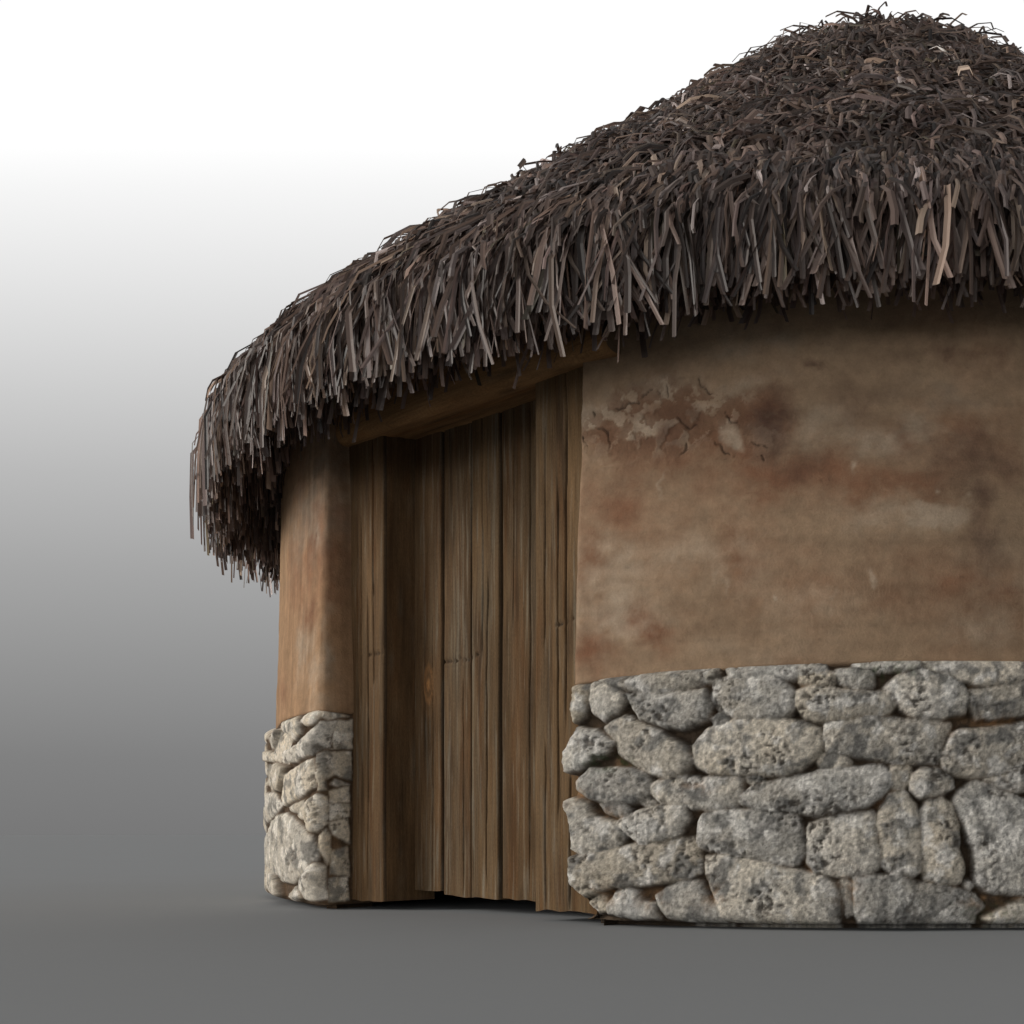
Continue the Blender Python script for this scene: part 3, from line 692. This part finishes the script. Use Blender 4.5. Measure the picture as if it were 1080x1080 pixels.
def strands_fringe(n, rg):
    t = rg.uniform(-np.pi, np.pi, n*2); keep = (np.abs(t) < math.radians(125)) | (rg.random(n*2) < .5)
    t = t[keep][:n]; n = len(t)
    v = rg.random(n)                               # 0 = inner, low roots; 1 = outer, on the brow
    r = np.interp(v, [0, .35, 1], [3.14, 3.32, 3.36]) + rg.normal(0, .02, n) - .05*sstep(.7, 1.2, -t)
    z = np.interp(v, [0, .35, .7, 1], [1.99, 1.98, 2.05, 2.15]) + rg.normal(0, .03, n) - droop(t)
    lock = v > .45
    r = np.where(lock, 3.08+.29*rg.random(n), r); r = r - .025*sstep(.55, 1.1, -t)*lock
    z = np.where(lock, np.interp(r, rk, zk)-droop(t)*sstep(3.0, 3.4, r)*.6-.02+rg.uniform(-.03, .015, n), np.minimum(z, np.interp(r, rk, zk)-droop(t)*.6-.03))
    st, ct = np.sin(t), np.cos(t); zero = np.zeros(n)
    radial = np.stack([st, -ct, zero], 1); lat = np.stack([ct, st, zero], 1); up = np.array([0, 0, 1.0])
    p0 = np.stack([CX+r*st, CY-r*ct, z], 1)
    out = rg.uniform(.05, .55, n)*(1-.3*sstep(.7, 1.2, -t))*np.interp(v, [0, 1], [.45, 1.0]); sp = rg.normal(0, .20, n)
    sp = sp+.45*fbm(t*11, z*2.0, 2.0, 3)
    L = np.where(lock, rg.uniform(.34, .56, n), rg.uniform(.17, .36, n))
    o1 = np.where(lock, np.interp(r, [3.08, 3.25, 3.37], [1.12, .85, .35])*(1-.12*sstep(.55, 1.1, -t))+rg.uniform(-.05, .2, n), out*1.3)
    d1 = unit(-up*1.0+radial*o1[:, None]+lat*sp[:, None])
    sp2 = sp+rg.normal(0, .16, n); d2 = unit(-up+radial*np.where(lock, np.interp(r, [3.08, 3.3], [.45, .12])+out*.15-.14*sstep(.55, 1.1, -t), out*.45)[:, None]+lat*sp2[:, None])
    sp3 = sp2+rg.normal(0, .18, n); d3 = unit(-up+radial*(out*.1-.05)[:, None]+lat*sp3[:, None])
    p1 = p0+d1*(L*.34)[:, None]; p2_ = p1+d2*(L*.33)[:, None]; p3 = p2_+d3*(L*.33)[:, None]
    goal = np.interp(v, [0, .3, 1], [1.975, 1.91, 1.835]) - droop(t) - .015*np.exp(-((t+.45)/.3)**2) - .03*np.exp(-((t+.9)/.26)**2) + rg.normal(0, .05, n) + .05*fbm(t*14, 0*t+.8, 5.0, 2) + .12*(rg.random(n)**2)*(v > .5) - .10*sstep(.8, 1.3, -t)*v
    kf = np.clip((p0[:, 2]-goal)/np.maximum(p0[:, 2]-p3[:, 2], .05), np.where(lock, .55, .30), np.where(lock, 1.3+.6*np.exp(-((t+1.05)/.3)**2), 1.15))
    P = p0[:, None]+(np.stack([p0, p1, p2_, p3], 1)-p0[:, None])*kf[:, None, None]
    roll = rg.normal(0, .6, n); wv = unit(lat*np.cos(roll)[:, None]+radial*np.sin(roll)[:, None])
    return P, rg.uniform(.0095, .0175, n)*np.where(rg.random(n) < .14, 1.4, 1), np.repeat(wv[:, None], 4, 1)
P, Wd, wv = strands_fringe(16000, rg)
ribbons('eave_fringe', P, Wd, wv, roof, 2)

# ------------------------------------------------------------------ ground
g = 400.0
V = np.array([[-g, -g, 0], [g, -g, 0], [g, g*4, 0], [-g, g*4, 0]], float)
gr = mesh_obj('ground', V, np.array([[0, 1, 2, 3]]), M_ground, smooth=False)
gr['kind'] = 'structure'; gr['label'] = 'plain smooth grey floor under the hut'

# ------------------------------------------------------------------ light: pale gradient dome, added bright band behind the camera, soft low sun from left
w = bpy.data.worlds.new('World'); scn.world = w; w.use_nodes = True
nt = w.node_tree; bg = nt.nodes['Background']; L = nt.links.new
tc = N(nt, 'ShaderNodeTexCoord'); sx = N(nt, 'ShaderNodeSeparateXYZ'); L(tc.outputs['Generated'], sx.inputs[0])
xx = N(nt, 'ShaderNodeMath', operation='MULTIPLY'); L(sx.outputs['X'], xx.inputs[0]); xx.inputs[1].default_value = .12
x2 = N(nt, 'ShaderNodeMath', operation='MULTIPLY'); L(xx.outputs[0], x2.inputs[0]); L(xx.outputs[0], x2.inputs[1])
y2 = N(nt, 'ShaderNodeMath', operation='MULTIPLY'); L(sx.outputs['Y'], y2.inputs[0]); L(sx.outputs['Y'], y2.inputs[1])
sm = N(nt, 'ShaderNodeMath', operation='ADD'); L(x2.outputs[0], sm.inputs[0]); L(y2.outputs[0], sm.inputs[1])
sq = N(nt, 'ShaderNodeMath', operation='SQRT'); L(sm.outputs[0], sq.inputs[0])
dv = N(nt, 'ShaderNodeMath', operation='DIVIDE'); L(sx.outputs['Z'], dv.inputs[0]); L(sq.outputs[0], dv.inputs[1])
mr = N(nt, 'ShaderNodeMapRange'); mr.inputs['From Min'].default_value = 0; mr.inputs['From Max'].default_value = 2.0
L(dv.outputs[0], mr.inputs['Value'])
rp = N(nt, 'ShaderNodeValToRGB'); L(mr.outputs[0], rp.inputs['Fac'])
def lin(v): v /= 255; return v/12.92 if v < .04045 else ((v+.055)/1.055)**2.4
stops = [(880, 120), (800, 128), (700, 147), (600, 165), (500, 185), (420, 203), (300, 228), (200, 246), (155, 256), (-20, 256), (-900, 150)]
el = rp.color_ramp.elements
while len(el) < len(stops): el.new(.5)
for e, (py, v) in zip(el, stops):
    e.position = (PY-py)/F/2.0; l = lin(v); e.color = (l, l, l, 1)
fr = N(nt, 'ShaderNodeMapRange'); fr.interpolation_type = 'SMOOTHSTEP'; L(sx.outputs['Y'], fr.inputs['Value'])
for k_, v_ in (('From Min', -.35), ('From Max', .35), ('To Min', 0.0), ('To Max', 1.0)): fr.inputs[k_].default_value = v_
mxw = N(nt, 'ShaderNodeMix', data_type='RGBA'); L(fr.outputs[0], mxw.inputs[0])
lb = N(nt, 'ShaderNodeValToRGB'); L(sx.outputs['Z'], lb.inputs['Fac'])
lb.color_ramp.elements[0].position = .09; lb.color_ramp.elements[0].color = (4.3, 4.23, 4.12, 1)  # added low glow behind the camera, brightens the wall under the eaves
lb.color_ramp.elements[1].position = .62; lb.color_ramp.elements[1].color = (.30, .30, .30, 1); e_ = lb.color_ramp.elements.new(.20); e_.color = (.56, .55, .54, 1)
xs = N(nt, 'ShaderNodeMapRange'); xs.interpolation_type = 'SMOOTHSTEP'; L(sx.outputs['X'], xs.inputs['Value'])
for k_, v_ in (('From Min', -.25), ('From Max', .75), ('To Min', 1.08), ('To Max', .28)): xs.inputs[k_].default_value = v_
lx = N(nt, 'ShaderNodeVectorMath', operation='SCALE'); L(lb.outputs['Color'], lx.inputs[0]); L(xs.outputs[0], lx.inputs['Scale'])
L(lx.outputs[0], mxw.inputs[6]); L(rp.outputs['Color'], mxw.inputs[7])
L(mxw.outputs[2], bg.inputs['Color']); bg.inputs['Strength'].default_value = 1.0

sl = bpy.data.lights.new('sun', 'SUN'); sl.energy = 2.5; sl.angle = math.radians(22); sl.color = (1, .95, .88)
so = bpy.data.objects.new('sun', sl); col.objects.link(so)
from mathutils import Vector
to_sun = Vector((-.94, -.18, .34)).normalized()
so.rotation_euler = to_sun.to_track_quat('Z', 'Y').to_euler(); so.location = (-8, -3, 6)

# ------------------------------------------------------------------ camera
cd = bpy.data.cameras.new('camera'); cam = bpy.data.objects.new('camera', cd); col.objects.link(cam)
cd.sensor_width = 36; cd.sensor_fit = 'HORIZONTAL'; cd.lens = F/1080*36
cd.shift_x = -(PX-540)/1080; cd.shift_y = (PY-540)/1080
cam.location = (0, 0, H); cam.rotation_euler = (math.pi/2, 0, 0)
cd.clip_start = .05; cd.clip_end = 4000
scn.camera = cam
vs = scn.view_settings
vs.view_transform = 'Standard'; vs.look = 'None'; vs.exposure = 0; vs.gamma = 1
